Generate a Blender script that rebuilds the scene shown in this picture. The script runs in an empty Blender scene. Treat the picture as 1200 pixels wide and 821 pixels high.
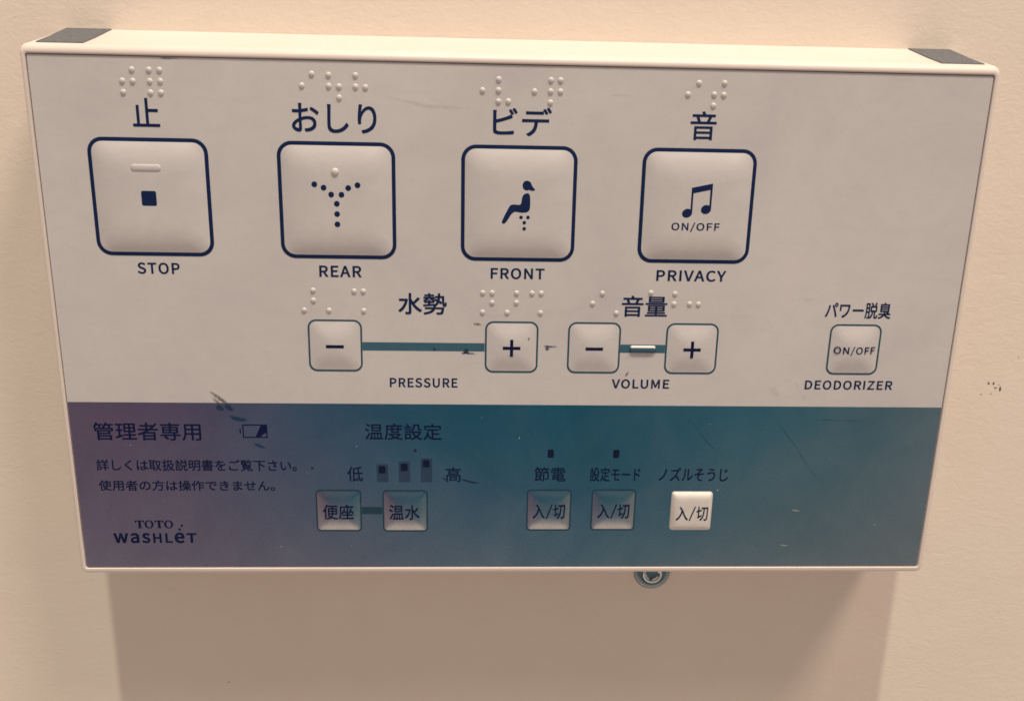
import bpy, bmesh, math, random
from mathutils import Matrix, Vector

random.seed(7)
sc = bpy.context.scene
COL = sc.collection
MM = 0.001

# ------------------------------------------------------------------ camera
cam_data = bpy.data.cameras.new("camera")
cam = bpy.data.objects.new("camera", cam_data)
COL.objects.link(cam)
cam_data.sensor_width = 36.0
cam_data.lens = 32.046
cam_data.clip_start = 0.01
cam_data.clip_end = 20.0
right = (0.998952, -0.040689, 0.020944)      # camera axes in the room frame (x right, y into the wall, z up)
up = (-0.009047, 0.273038, 0.961961)
back = (-0.044860, -0.961142, 0.272384)
cam.matrix_world = Matrix((
    (right[0], up[0], back[0], -0.011864),
    (right[1], up[1], back[1], -0.236177),
    (right[2], up[2], back[2], 0.062628),
    (0, 0, 0, 1)))
sc.camera = cam

# ------------------------------------------------------------------ view
sc.render.engine = 'CYCLES'
sc.view_settings.view_transform = 'Standard'
sc.view_settings.look = 'None'
sc.view_settings.exposure = 0.0
sc.view_settings.gamma = 1.0
sc.view_settings.use_curve_mapping = False
sc.cycles.filter_width = 1.6
sc.cycles.use_denoising = True

# ------------------------------------------------------------------ world: the dim small room around, by direction
world = bpy.data.worlds.new("World")
sc.world = world
world.use_nodes = True
wn, wl = world.node_tree.nodes, world.node_tree.links
wn.clear()

def wmath(op, a, b=None, c=None, clamp=False):
    n = wn.new('ShaderNodeMath'); n.operation = op; n.use_clamp = clamp
    for i, v in enumerate((a, b, c)):
        if v is None: continue
        if isinstance(v, (int, float)): n.inputs[i].default_value = v
        else: wl.new(v, n.inputs[i])
    return n.outputs[0]

def wramp(fac, stops, interp='EASE'):
    n = wn.new('ShaderNodeValToRGB'); n.color_ramp.interpolation = interp
    e = n.color_ramp.elements
    while len(e) < len(stops): e.new(0.5)
    for el, (p, c) in zip(e, stops):
        el.position = p; el.color = (*c, 1)
    wl.new(fac, n.inputs[0])
    return n.outputs[0]

def wmix(f, a, b):
    n = wn.new('ShaderNodeMix'); n.data_type = 'RGBA'
    wl.new(f, n.inputs[0]); wl.new(a, n.inputs[6]); wl.new(b, n.inputs[7])
    return n.outputs[2]

tc = wn.new('ShaderNodeTexCoord')
sep = wn.new('ShaderNodeSeparateXYZ')
wl.new(tc.outputs['Generated'], sep.inputs[0])
X, Y, Z = sep.outputs
elev = wmath('MULTIPLY_ADD', Z, 0.5, 0.5)
room = wramp(elev, [(0.0, (0.95, 0.75, 0.60)), (0.22, (0.86, 0.67, 0.54)), (0.42, (0.42, 0.335, 0.28)), (0.55, (0.46, 0.36, 0.305)), (0.75, (0.48, 0.39, 0.32)), (1.0, (0.52, 0.42, 0.345))])
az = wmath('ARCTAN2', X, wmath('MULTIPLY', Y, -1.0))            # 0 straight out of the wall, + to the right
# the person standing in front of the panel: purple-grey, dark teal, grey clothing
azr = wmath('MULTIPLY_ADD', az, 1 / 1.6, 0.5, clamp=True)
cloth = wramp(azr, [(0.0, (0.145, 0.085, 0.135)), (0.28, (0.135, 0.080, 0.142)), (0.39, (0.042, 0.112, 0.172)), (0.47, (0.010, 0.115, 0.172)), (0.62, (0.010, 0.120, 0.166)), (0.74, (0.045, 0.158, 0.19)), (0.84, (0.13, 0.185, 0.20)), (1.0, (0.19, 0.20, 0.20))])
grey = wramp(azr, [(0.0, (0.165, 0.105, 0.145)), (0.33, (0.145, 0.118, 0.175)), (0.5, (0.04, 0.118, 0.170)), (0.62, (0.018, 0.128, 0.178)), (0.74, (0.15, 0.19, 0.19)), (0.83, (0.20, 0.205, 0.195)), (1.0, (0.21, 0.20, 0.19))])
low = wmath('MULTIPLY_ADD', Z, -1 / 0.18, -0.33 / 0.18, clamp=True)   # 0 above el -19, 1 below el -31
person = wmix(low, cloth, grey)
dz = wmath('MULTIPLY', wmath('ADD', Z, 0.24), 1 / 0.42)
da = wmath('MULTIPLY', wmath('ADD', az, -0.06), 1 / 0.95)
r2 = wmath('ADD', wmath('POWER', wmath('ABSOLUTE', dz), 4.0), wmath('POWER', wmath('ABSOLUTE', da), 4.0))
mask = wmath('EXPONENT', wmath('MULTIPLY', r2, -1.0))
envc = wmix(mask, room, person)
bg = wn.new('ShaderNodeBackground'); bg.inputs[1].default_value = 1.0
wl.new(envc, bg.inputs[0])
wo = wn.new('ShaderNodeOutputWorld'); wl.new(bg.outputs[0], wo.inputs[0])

# ------------------------------------------------------------------ two small ceiling lamps high above the panel
def lamp(name, loc, radius, watts, col, target=(0, 0, 0)):
    d = bpy.data.lights.new(name, 'AREA'); d.shape = 'DISK'; d.size = radius * 2
    d.energy = watts; d.color = col
    o = bpy.data.objects.new(name, d); COL.objects.link(o)
    o.location = loc
    v = Vector(target) - Vector(loc)
    o.rotation_euler = v.to_track_quat('-Z', 'Y').to_euler()
    return o
lamp("ceiling_lamp", (-0.03, -0.61, 1.75), 0.030, 25, (0.89, 0.87, 0.72))
lamp("side_ceiling_lamp", (0.80, -0.64, 1.85), 0.26, 27, (1.0, 0.82, 0.71))

# ------------------------------------------------------------------ materials
def new_mat(name):
    m = bpy.data.materials.new(name); m.use_nodes = True
    nt = m.node_tree; b = nt.nodes['Principled BSDF']
    return m, nt, b

def nd(nt, t, **kw):
    n = nt.nodes.new(t)
    for k, v in kw.items(): setattr(n, k, v)
    return n

def noise(nt, scale, detail=4, rough=0.55, dist=0.0, stretch=(1, 1, 1)):
    t = nd(nt, 'ShaderNodeTexCoord'); mp = nd(nt, 'ShaderNodeMapping'); mp.inputs['Scale'].default_value = stretch
    nt.links.new(t.outputs['Object'], mp.inputs[0])
    n = nd(nt, 'ShaderNodeTexNoise'); n.inputs['Scale'].default_value = scale; n.inputs['Detail'].default_value = detail
    n.inputs['Roughness'].default_value = rough; n.inputs['Distortion'].default_value = dist
    nt.links.new(mp.outputs[0], n.inputs['Vector'])
    return n.outputs['Fac']

def ramp(nt, fac, stops, interp='LINEAR'):
    n = nd(nt, 'ShaderNodeValToRGB'); n.color_ramp.interpolation = interp
    e = n.color_ramp.elements
    while len(e) < len(stops): e.new(0.5)
    for el, (p, c) in zip(e, stops):
        el.position = p; el.color = (*c, 1) if not isinstance(c, (int, float)) else (c, c, c, 1)
    nt.links.new(fac, n.inputs[0])
    return n.outputs[0]

def mul(nt, a, b, mode='MULTIPLY', fac=1.0):
    n = nd(nt, 'ShaderNodeMix', data_type='RGBA', blend_type=mode)
    if isinstance(fac, (int, float)): n.inputs[0].default_value = fac
    else: nt.links.new(fac, n.inputs[0])
    for i, v in ((6, a), (7, b)):
        if isinstance(v, tuple): n.inputs[i].default_value = (*v, 1)
        else: nt.links.new(v, n.inputs[i])
    return n.outputs[2]

def bump(nt, b, h, strength, dist):
    n = nd(nt, 'ShaderNodeBump'); n.inputs['Strength'].default_value = strength; n.inputs['Distance'].default_value = dist
    nt.links.new(h, n.inputs['Height'])
    nt.links.new(n.outputs[0], b.inputs['Normal'])
    return n

# wall: cream vinyl wallpaper with a fine creased grain
m_wall, nt, b = new_mat("wallpaper")
base = (0.835, 0.725, 0.622)
v1 = ramp(nt, noise(nt, 9, 3), [(0.3, (0.95, 0.95, 0.95)), (0.7, (1.0, 1.0, 1.0))])
c = mul(nt, base, v1)
tint = ramp(nt, noise(nt, 60, 5, 0.6), [(0.25, (0.97, 0.955, 0.95)), (0.75, (1, 1, 1))])
c = mul(nt, c, tint)
nt.links.new(c, b.inputs['Base Color'])
b.inputs['Roughness'].default_value = 0.62
b.inputs['Specular IOR Level'].default_value = 0.25
h1 = noise(nt, 260, 6, 0.62, 1.4, (0.75, 1, 1.25))
h2 = noise(nt, 75, 4, 0.5, 2.2, (0.8, 1, 1.5))
h3 = noise(nt, 1100, 2, 0.5)
hm = nd(nt, 'ShaderNodeMath', operation='MULTIPLY_ADD'); nt.links.new(h2, hm.inputs[0]); hm.inputs[1].default_value = 0.6; nt.links.new(h1, hm.inputs[2])
hm2 = nd(nt, 'ShaderNodeMath', operation='MULTIPLY_ADD'); nt.links.new(h3, hm2.inputs[0]); hm2.inputs[1].default_value = 0.45; nt.links.new(hm.outputs[0], hm2.inputs[2])
bump(nt, b, hm2.outputs[0], 0.26, 0.0004)

# housing: off-white moulded plastic
m_house, nt, b = new_mat("white_plastic")
c = mul(nt, (0.735, 0.64, 0.59), ramp(nt, noise(nt, 40, 4), [(0.3, (0.96, 0.95, 0.93)), (0.7, (1, 1, 1))]))
nt.links.new(c, b.inputs['Base Color'])
b.inputs['Roughness'].default_value = 0.42
bump(nt, b, noise(nt, 2500, 2), 0.08, 0.0001)

# face sheet: light silver-grey printed plastic, handled and slightly grubby
m_plate, nt, b = new_mat("grey_face_sheet")
g = ramp(nt, noise(nt, 22, 5, 0.6, 0.6), [(0.30, (0.895, 0.875, 0.89)), (0.50, (0.975, 0.965, 0.97)), (0.68, (1.02, 1.01, 1.0))])
g2 = ramp(nt, noise(nt, 95, 4, 0.6, 1.5, (1, 1, 2.2)), [(0.25, (0.95, 0.95, 0.955)), (0.55, (1, 1, 1))])
c = mul(nt, mul(nt, (0.602, 0.568, 0.558), g), g2)
sp = ramp(nt, noise(nt, 2300, 2, 0.5), [(0.0, (0.94, 0.94, 0.94)), (1.0, (1.05, 1.05, 1.05))])
c = mul(nt, c, sp)
nt.links.new(c, b.inputs['Base Color'])
r = ramp(nt, noise(nt, 30, 5, 0.6), [(0.3, 0.36), (0.7, 0.52)])
nt.links.new(r, b.inputs['Roughness'])
b.inputs['Specular IOR Level'].default_value = 0.35
bump(nt, b, noise(nt, 1800, 3), 0.06, 0.0001)

# service strip: dark mirror-silver print, reflects whoever stands in front
def strip_mat(name, basec, r0=0.11, r1=0.20):
    m, nt, b = new_mat(name)
    g = ramp(nt, noise(nt, 26, 6, 0.62, 0.8), [(0.28, (0.80, 0.84, 0.85)), (0.5, (0.97, 0.97, 0.97)), (0.70, (1.10, 1.05, 1.03))])
    s = ramp(nt, noise(nt, 3200, 2, 0.5), [(0.2, (0.80, 0.80, 0.80)), (0.8, (1.20, 1.20, 1.20))])
    c = mul(nt, mul(nt, basec, g), s)
    dust = ramp(nt, noise(nt, 850, 2, 0.4), [(0.752, 0.0), (0.80, 1.0)])
    c = mul(nt, c, (0.62, 0.60, 0.57), 'MIX', dust)
    nt.links.new(c, b.inputs['Base Color'])
    md = nd(nt, 'ShaderNodeMath', operation='MULTIPLY_ADD'); nt.links.new(dust, md.inputs[0]); md.inputs[1].default_value = -0.5; md.inputs[2].default_value = 0.985
    nt.links.new(md.outputs[0], b.inputs['Metallic'])
    r = ramp(nt, noise(nt, 38, 6, 0.65, 1.0), [(0.3, r0), (0.7, r1)])
    nt.links.new(r, b.inputs['Roughness'])
    bump(nt, b, noise(nt, 1500, 3), 0.05, 0.0001)
    return m
m_strip = strip_mat("mirror_silver_strip", (0.48, 0.49, 0.52))
m_stripkey = strip_mat("mirror_silver_key", (0.48, 0.49, 0.51), 0.20, 0.30)

def plain(name, col, rough=0.45, var=0.12, spec=0.3, scale=300):
    m, nt, b = new_mat(name)
    c = mul(nt, col, ramp(nt, noise(nt, scale, 3), [(0.25, 1 - var), (0.75, 1 + var)]))
    nt.links.new(c, b.inputs['Base Color'])
    b.inputs['Roughness'].default_value = rough
    b.inputs['Specular IOR Level'].default_value = spec
    return m
m_navy = plain("navy_ink", (0.0065, 0.018, 0.072), 0.6, 0.12, 0.12)
m_stripink = plain("dark_navy_ink", (0.005, 0.009, 0.048), 0.7, 0.12, 0.08)
m_teal = plain("teal_ink", (0.018, 0.070, 0.105), 0.5)
m_bar = plain("steel_blue_ink", (0.045, 0.115, 0.165), 0.45, 0.08)
m_stripteal = plain("dark_teal_ink", (0.018, 0.050, 0.080), 0.55, 0.1, 0.15)
m_level = plain("slate_ink", (0.028, 0.052, 0.098), 0.6, 0.1, 0.15)
m_window = plain("dark_lamp_window", (0.005, 0.009, 0.034), 0.4, 0.1, 0.2)
m_pad = plain("dark_grey_rubber", (0.125, 0.125, 0.135), 0.8, 0.25, 0.2, 900)
m_key = plain("white_rubber_key", (0.66, 0.61, 0.57), 0.4, 0.05)
m_dot = plain("raised_dot_plastic", (0.61, 0.575, 0.55), 0.4, 0.03, 0.5)
m_groove = plain("dark_gap", (0.03, 0.028, 0.026), 0.8)

def metal(name, col, rough):
    m, nt, b = new_mat(name)
    b.inputs['Base Color'].default_value = (*col, 1); b.inputs['Metallic'].default_value = 1.0
    r = ramp(nt, noise(nt, 500, 3), [(0.3, rough * 0.8), (0.7, rough * 1.3)])
    nt.links.new(r, b.inputs['Roughness'])
    return m
m_chrome = metal("bright_steel", (0.80, 0.80, 0.78), 0.16)
m_land = metal("worn_steel", (0.85, 0.84, 0.80), 0.5)
m_darksteel = metal("dark_zinc_steel", (0.20, 0.245, 0.25), 0.28)
m_socket = plain("dark_recess", (0.004, 0.006, 0.014), 0.8, 0.1, 0.05)

def smear_mat(name, col, dens, scale=700, stretch=(1, 1, 1)):
    """worn ink or grime: patchy cover through a noise mask"""
    m, nt, b = new_mat(name)
    b.inputs['Base Color'].default_value = (*col, 1); b.inputs['Roughness'].default_value = 0.6
    b.inputs['Specular IOR Level'].default_value = 0.15
    a = ramp(nt, noise(nt, scale, 4, 0.65, 0.5, stretch), [(0.33, 0.0), (0.55, dens)])
    at = nd(nt, 'ShaderNodeAttribute', attribute_name='fade')
    mm = nd(nt, 'ShaderNodeMath', operation='MULTIPLY'); nt.links.new(a, mm.inputs[0]); nt.links.new(at.outputs['Fac'], mm.inputs[1])
    nt.links.new(mm.outputs[0], b.inputs['Alpha'])
    return m
m_ink_smear = smear_mat("smeared_blue_ink", (0.012, 0.045, 0.11), 0.95)
m_grime = smear_mat("grey_grime", (0.10, 0.085, 0.085), 0.75)
m_faint = smear_mat("faint_grime", (0.33, 0.305, 0.305), 0.12, 260)
m_wallspot = smear_mat("brown_wall_speck", (0.06, 0.05, 0.04), 0.9, 900)
m_whitescr = smear_mat("pale_scratch", (0.55, 0.50, 0.46), 0.8)
m_tealscr = smear_mat("dark_teal_rub", (0.012, 0.060, 0.075), 0.16, 300)
m_yellow = smear_mat("yellow_rub", (0.62, 0.47, 0.25), 0.7)

# ------------------------------------------------------------------ mesh helpers.  Panel frame in mm: u right, v DOWN, h out of the face
ROOT = Vector((0.0, 0.025, -0.0705))
def P(u, v, h=0.0):
    return Vector((u * MM, -h * MM, -v * MM))

def link_mesh(name, bm, mat, parent=None, smooth=False, origin=None):
    """bm is in room coordinates; the object's own origin sits at the middle of the piece"""
    me = bpy.data.meshes.new(name)
    if origin is None:
        xs = [v.co for v in bm.verts]
        origin = Vector([(min(c[i] for c in xs) + max(c[i] for c in xs)) / 2 for i in range(3)])
    for v in bm.verts: v.co -= origin
    bm.to_mesh(me); bm.free()
    if mat: me.materials.append(mat)
    if smooth:
        for p in me.polygons: p.use_smooth = True
    o = bpy.data.objects.new(name, me); COL.objects.link(o)
    ORIGIN[o.name] = origin.copy()
    if parent is not None:
        o.parent = parent
        o.location = origin - ORIGIN[parent.name]
    else:
        o.location = origin
    return o
ORIGIN = {}

def rrect(cu, cv, hw, hh, r, seg=8):
    """rounded rectangle loop, (u, v) pairs, starts at the right side, runs round once"""
    pts = []
    for qx, qy, a0 in ((1, 1, 0), (-1, 1, 90), (-1, -1, 180), (1, -1, 270)):
        for i in range(seg + 1):
            a = math.radians(a0 + 90 * i / seg)
            pts.append((cu + qx * (hw - r) + r * math.cos(a), cv + qy * (hh - r) + r * math.sin(a)))
    return pts

def ring_mesh(outer, inner, h):
    bm = bmesh.new()
    A = [bm.verts.new(P(u, v, h(u, v) if callable(h) else h)) for u, v in outer]
    B = [bm.verts.new(P(u, v, h(u, v) if callable(h) else h)) for u, v in inner]
    n = len(A)
    for i in range(n):
        bm.faces.new((A[i], A[(i + 1) % n], B[(i + 1) % n], B[i]))
    return face_out(bm)

def face_out(bm):
    """flat prints face out of the panel (-Y)"""
    bmesh.ops.recalc_face_normals(bm, faces=bm.faces)
    bm.normal_update()
    s = sum(f.normal.y * f.calc_area() for f in bm.faces)
    if s > 0:
        bmesh.ops.reverse_faces(bm, faces=bm.faces)
    return bm

def conform(bm, fn, lift, step=0.6):
    """cut a flat print finely and lay it on a domed key"""
    us = [v.co.x / MM for v in bm.verts]; vs = [-v.co.z / MM for v in bm.verts]
    u = math.floor(min(us))
    while u < max(us):
        bmesh.ops.bisect_plane(bm, geom=bm.verts[:] + bm.edges[:] + bm.faces[:], plane_co=P(u, 0), plane_no=(1, 0, 0)); u += step
    w = math.floor(min(vs))
    while w < max(vs):
        bmesh.ops.bisect_plane(bm, geom=bm.verts[:] + bm.edges[:] + bm.faces[:], plane_co=P(0, w), plane_no=(0, 0, 1)); w += step
    for v in bm.verts:
        v.co.y = v.co.y + 0.04 * MM - (fn(v.co.x / MM, -v.co.z / MM) + lift) * MM
    return bm

def poly_bm(polys, h=0.04):
    bm = bmesh.new()
    for pts in polys:
        vs = [bm.verts.new(P(u, v, h)) for u, v in pts]
        f = bm.faces.new(vs)
    bm.normal_update()
    bmesh.ops.triangulate(bm, faces=bm.faces)
    return face_out(bm)

def disc(cu, cv, r, n=24, ry=None, rot=0.0):
    ry = ry or r
    out = []
    for i in range(n):
        a = 2 * math.pi * i / n
        x, y = r * math.cos(a), ry * math.sin(a)
        out.append((cu + x * math.cos(rot) - y * math.sin(rot), cv + x * math.sin(rot) + y * math.cos(rot)))
    return out

def rect(cu, cv, w, hh):
    return [(cu - w / 2, cv - hh / 2), (cu + w / 2, cv - hh / 2), (cu + w / 2, cv + hh / 2), (cu - w / 2, cv + hh / 2)]

def chaikin(pts, n=2):
    for _ in range(n):
        q = []
        for i in range(len(pts)):
            a, b_ = pts[i], pts[(i + 1) % len(pts)]
            q += [(a[0] * .75 + b_[0] * .25, a[1] * .75 + b_[1] * .25), (a[0] * .25 + b_[0] * .75, a[1] * .25 + b_[1] * .75)]
        pts = q
    return pts

# ------------------------------------------------------------------ lettering
# roman capitals: outlines as bezier knots (handle, point, handle) in 1/1000 units, and their advance widths
GLYPHS = {"S":[[[70,-5,106,-5,160,-5],[194,28,194,68,194,106],[171,124,141,137,129,142],[116,147,104,153,84,161],[62,171,62,196,62,218],[81,233,110,233,133,233],[152,224,168,209,174,216],[179,223,185,230,167,248],[140,261,110,261,63,261],[29,233,29,193,29,156],[57,138,81,127,93,122],[105,117,118,111,142,100],[161,92,161,65,161,41],[141,24,107,24,80,24],[54,36,36,56,30,48],[23,41,17,33,39,10]]],"T":[[[89,76,89,0,99,0],[110,0,121,0,121,76],[121,153,121,229,147,229],[173,229,199,229,199,238],[199,248,199,257,136,257],[74,257,11,257,11,248],[11,238,11,229,37,229],[63,229,89,229,89,153]]],"O":[[[65,-5,130,-5,194,-5],[239,47,239,129,239,211],[194,261,130,261,65,261],[20,211,20,129,20,47]],[[176,24,130,24,84,24],[54,65,54,129,54,193],[84,233,130,233,176,233],[206,193,206,129,206,65]]],"P":[[[35,86,35,0,46,0],[57,0,68,0,68,34],[68,68,68,102,82,102],[96,102,110,102,166,102],[204,127,204,181,204,237],[166,257,109,257,84,257],[60,257,35,257,35,171]],[[80,129,68,129,68,162],[68,196,68,230,80,230],[92,230,104,230,150,230],[172,219,172,181,172,145],[151,129,106,129,93,129]]],"R":[[[82,135,68,135,68,167],[68,199,68,230,82,230],[96,230,111,230,151,230],[173,218,173,185,173,151],[151,135,111,135,96,135]],[[155,36,176,0,188,0],[200,0,213,0,191,37],[169,75,147,112,182,121],[205,145,205,185,205,238],[168,257,116,257,89,257],[62,257,35,257,35,171],[35,86,35,0,46,0],[57,0,68,0,68,36],[68,73,68,109,83,109],[98,109,114,109,135,73]]],"E":[[[35,86,35,0,86,0],[136,0,187,0,187,9],[187,18,187,28,147,28],[107,28,68,28,68,59],[68,90,68,121,100,121],[132,121,165,121,165,130],[165,140,165,149,132,149],[100,149,68,149,68,176],[68,202,68,229,106,229],[145,229,183,229,183,238],[183,248,183,257,134,257],[85,257,35,257,35,171]]],"A":[[[30,86,1,0,12,0],[23,0,34,0,42,26],[51,52,59,78,90,78],[121,78,153,78,161,52],[169,26,177,0,189,0],[200,0,211,0,182,86],[153,171,124,257,112,257],[100,257,88,257,59,171]],[[93,104,67,104,71,117],[75,130,79,144,89,173],[97,200,105,230,106,230],[106,230,106,230,115,201],[123,173,132,144,136,130],[141,117,145,104,119,104]]],"F":[[[35,86,35,0,46,0],[57,0,68,0,68,38],[68,77,68,115,100,115],[133,115,166,115,166,124],[166,133,166,143,133,143],[100,143,68,143,68,171],[68,200,68,229,106,229],[145,229,183,229,183,238],[183,248,183,257,134,257],[85,257,35,257,35,171]]],"N":[[[35,86,35,0,46,0],[56,0,66,0,66,45],[66,90,66,135,66,162],[63,189,62,215,62,215],[63,215,63,215,73,197],[82,180,91,162,122,108],[153,54,185,0,196,0],[207,0,218,0,218,86],[218,171,218,257,208,257],[197,257,187,257,187,212],[187,168,187,123,187,97],[189,68,192,42,191,42],[190,42,190,42,181,60],[171,77,162,95,131,149],[100,203,68,257,57,257],[46,257,35,257,35,171]]],"I":[[[35,86,35,0,46,0],[57,0,68,0,68,86],[68,171,68,257,57,257],[46,257,35,257,35,171]]],"V":[[[55,86,82,0,95,0],[107,0,120,0,147,86],[174,171,201,257,190,257],[179,257,168,257,155,210],[141,164,127,118,118,88],[112,63,102,33,102,33],[101,33,101,33,91,63],[85,88,76,118,62,164],[48,210,34,257,23,257],[12,257,0,257,28,171]]],"C":[[[68,-5,132,-5,165,-5],[190,9,211,32,205,39],[199,46,193,53,176,35],[158,24,133,24,84,24],[54,64,54,129,54,193],[86,233,134,233,157,233],[173,223,187,209,193,216],[199,223,204,230,190,246],[165,261,134,261,69,261],[20,211,20,128,20,45]]],"Y":[[[77,33,77,0,87,0],[98,0,109,0,109,33],[109,66,109,99,135,152],[160,204,186,257,175,257],[164,257,153,257,142,232],[131,208,120,184,112,165],[103,147,94,128,93,128],[93,128,92,128,83,147],[76,165,67,184,56,208],[45,232,34,257,23,257],[11,257,0,257,25,204],[51,152,77,99,77,66]]],"U":[[[74,-5,126,-5,179,-5],[218,23,218,106,218,156],[218,206,218,257,208,257],[198,257,187,257,187,206],[187,156,187,105,187,43],[160,24,126,24,93,24],[67,43,67,105,67,156],[67,206,67,257,56,257],[45,257,34,257,34,206],[34,156,34,106,34,23]]],"M":[[[35,86,35,0,45,0],[55,0,64,0,64,47],[64,95,64,142,64,164],[62,195,60,218,61,218],[61,218,62,218,69,198],[75,179,82,159,99,115],[115,70,131,26,138,26],[145,26,153,26,169,70],[185,115,201,159,208,179],[215,198,222,218,222,218],[223,218,223,218,221,195],[219,164,219,142,219,95],[219,47,219,0,229,0],[239,0,249,0,249,86],[249,171,249,257,236,257],[223,257,210,257,194,211],[177,165,161,119,155,102],[150,84,143,66,143,66],[142,66,142,66,136,84],[130,102,123,119,107,165],[91,211,74,257,61,257],[48,257,35,257,35,171]]],"D":[[[35,86,35,0,57,0],[79,0,101,0,178,0],[220,48,220,129,220,211],[178,257,99,257,78,257],[57,257,35,257,35,171]],[[77,27,68,27,68,95],[68,162,68,230,77,230],[87,230,97,230,157,230],[187,194,187,129,187,64],[157,27,97,27,87,27]]],"L":[[[35,86,35,0,84,0],[132,0,180,0,180,9],[180,18,180,28,143,28],[105,28,68,28,68,104],[68,180,68,257,57,257],[46,257,35,257,35,171]]],"Z":[[[18,7,18,0,77,0],[136,0,195,0,195,9],[195,18,195,28,149,28],[103,28,57,28,103,98],[148,167,193,237,193,244],[193,250,193,257,139,257],[84,257,30,257,30,248],[30,238,30,229,71,229],[112,229,153,229,108,159],[63,90,18,20,18,13]]],"/":[[[39,51,4,-63,12,-63],[19,-63,27,-63,62,51],[97,164,132,278,124,278],[117,278,109,278,74,164]]],"w":[[[45,63,62,0,75,0],[87,0,99,0,108,34],[117,68,126,102,131,120],[135,138,139,157,140,157],[141,157,141,157,146,138],[149,120,154,103,163,68],[172,34,181,0,194,0],[207,0,220,0,237,63],[255,127,272,190,261,190],[251,190,241,190,232,153],[222,117,213,80,209,62],[206,45,202,27,201,27],[201,27,200,27,195,45],[191,62,187,80,177,117],[167,153,157,190,146,190],[136,190,126,190,116,153],[106,117,96,80,91,62],[87,45,83,27,83,27],[82,27,82,27,78,45],[74,62,70,80,61,117],[51,153,42,190,31,190],[20,190,9,190,27,127]]],"a":[[[44,-5,76,-5,99,-5],[121,8,139,23,139,23],[140,23,140,23,141,15],[142,8,143,0,152,0],[160,0,169,0,169,39],[169,78,169,117,169,164],[150,195,103,195,72,195],[46,181,29,170,33,163],[37,155,41,148,56,158],[76,168,98,168,129,168],[137,145,137,120,56,111],[21,91,21,49,21,15]],[[103,21,85,21,66,21],[51,30,51,51,51,76],[73,92,137,99,137,81],[137,64,137,46,119,30]]],"s":[[[55,-5,82,-5,127,-5],[151,21,151,52,151,88],[121,99,93,110,72,118],[52,125,52,143,52,158],[63,170,88,170,104,170],[118,163,131,153,136,160],[141,167,146,173,132,185],[111,195,87,195,46,195],[22,171,22,141,22,109],[50,96,77,86,98,78],[120,69,120,50,120,34],[108,20,83,20,60,20],[43,29,27,43,21,36],[16,29,11,22,29,7]]],"H":[[[35,86,35,0,46,0],[57,0,68,0,68,40],[68,81,68,121,107,121],[147,121,187,121,187,81],[187,40,187,0,198,0],[209,0,220,0,220,86],[220,171,220,257,209,257],[198,257,187,257,187,221],[187,185,187,149,147,149],[107,149,68,149,68,185],[68,221,68,257,57,257],[46,257,35,257,35,171]]],"e":[[[58,-5,109,-5,135,-5],[155,4,172,15,168,22],[164,29,160,36,146,27],[131,21,113,21,77,21],[52,47,50,88,92,88],[135,88,178,88,179,92],[179,99,179,106,179,160],[152,195,103,195,60,195],[18,157,18,95,18,32]],[[83,110,49,110,53,148],[77,169,104,169,134,169],[151,149,151,110,117,110]]]}
ADV = {"S":208,"T":209,"O":259,"P":221,"R":222,"E":206,"A":212,"F":193,"N":253,"I":102,"V":201,"C":223,"Y":186,"U":252,"M":284,"D":240,"L":190,"Z":211,"/":137,"w":280,"a":197,"s":163,"H":254,"e":194}

def curve_to_bm(cu):
    o = bpy.data.objects.new("tmp", cu); COL.objects.link(o)
    bpy.context.view_layer.update()
    me = bpy.data.meshes.new_from_object(o.evaluated_get(bpy.context.evaluated_depsgraph_get()))
    bpy.data.objects.remove(o); bpy.data.curves.remove(cu)
    bm = bmesh.new(); bm.from_mesh(me); bpy.data.meshes.remove(me)
    bmesh.ops.remove_doubles(bm, verts=bm.verts, dist=1e-6)
    return bm

def fit(bm, cu, cv, w, hh, h):
    xs = [v.co.x for v in bm.verts]; ys = [v.co.y for v in bm.verts]
    x0, x1, y0, y1 = min(xs), max(xs), min(ys), max(ys)
    for v in bm.verts:
        u = cu + ((v.co.x - x0) / (x1 - x0) - .5) * w
        q = cv - ((v.co.y - y0) / (y1 - y0) - .5) * hh
        v.co = P(u, q, h)
    return face_out(bm)

def kanji(body, cu, cv, w, hh, h=0.04, bold=0.045, space=1.0):
    """Japanese lettering; the stroke is thickened by laying a few copies a hair apart"""
    c = bpy.data.curves.new("tmp", 'FONT'); c.body = body; c.size = 1.0
    c.fill_mode = 'FRONT'; c.resolution_u = 6; c.space_character = space
    bm = fit(curve_to_bm(c), cu, cv, w - 2 * bold, hh - 2 * bold, h)
    if bold:
        src = bm.copy()
        for i, (dx, dz) in enumerate(((1, 1), (-1, 1), (1, -1), (-1, -1))):
            me = bpy.data.meshes.new("t"); cp = src.copy()
            bmesh.ops.translate(cp, verts=cp.verts, vec=(dx * bold * MM, -(i + 1) * 0.004 * MM, dz * bold * MM))
            cp.to_mesh(me); cp.free(); bm.from_mesh(me); bpy.data.meshes.remove(me)
        src.free()
    return bm

def on_off(cu, cv, hh, bold=0.042):
    """the two characters for on and off with a stroke between them"""
    bm = kanji("入", cu - 2.85, cv, 3.5, hh * 0.97, bold=bold)
    for o in (kanji("切", cu + 2.9, cv, 3.4, hh, bold=bold), poly_bm([[(cu + 0.62, cv - hh * .5), (cu + 1.0, cv - hh * .5), (cu - 0.5, cv + hh * .5), (cu - 0.88, cv + hh * .5)]], 0.04)):
        me = bpy.data.meshes.new("t"); o.to_mesh(me); o.free(); bm.from_mesh(me); bpy.data.meshes.remove(me)
    return bm

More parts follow.
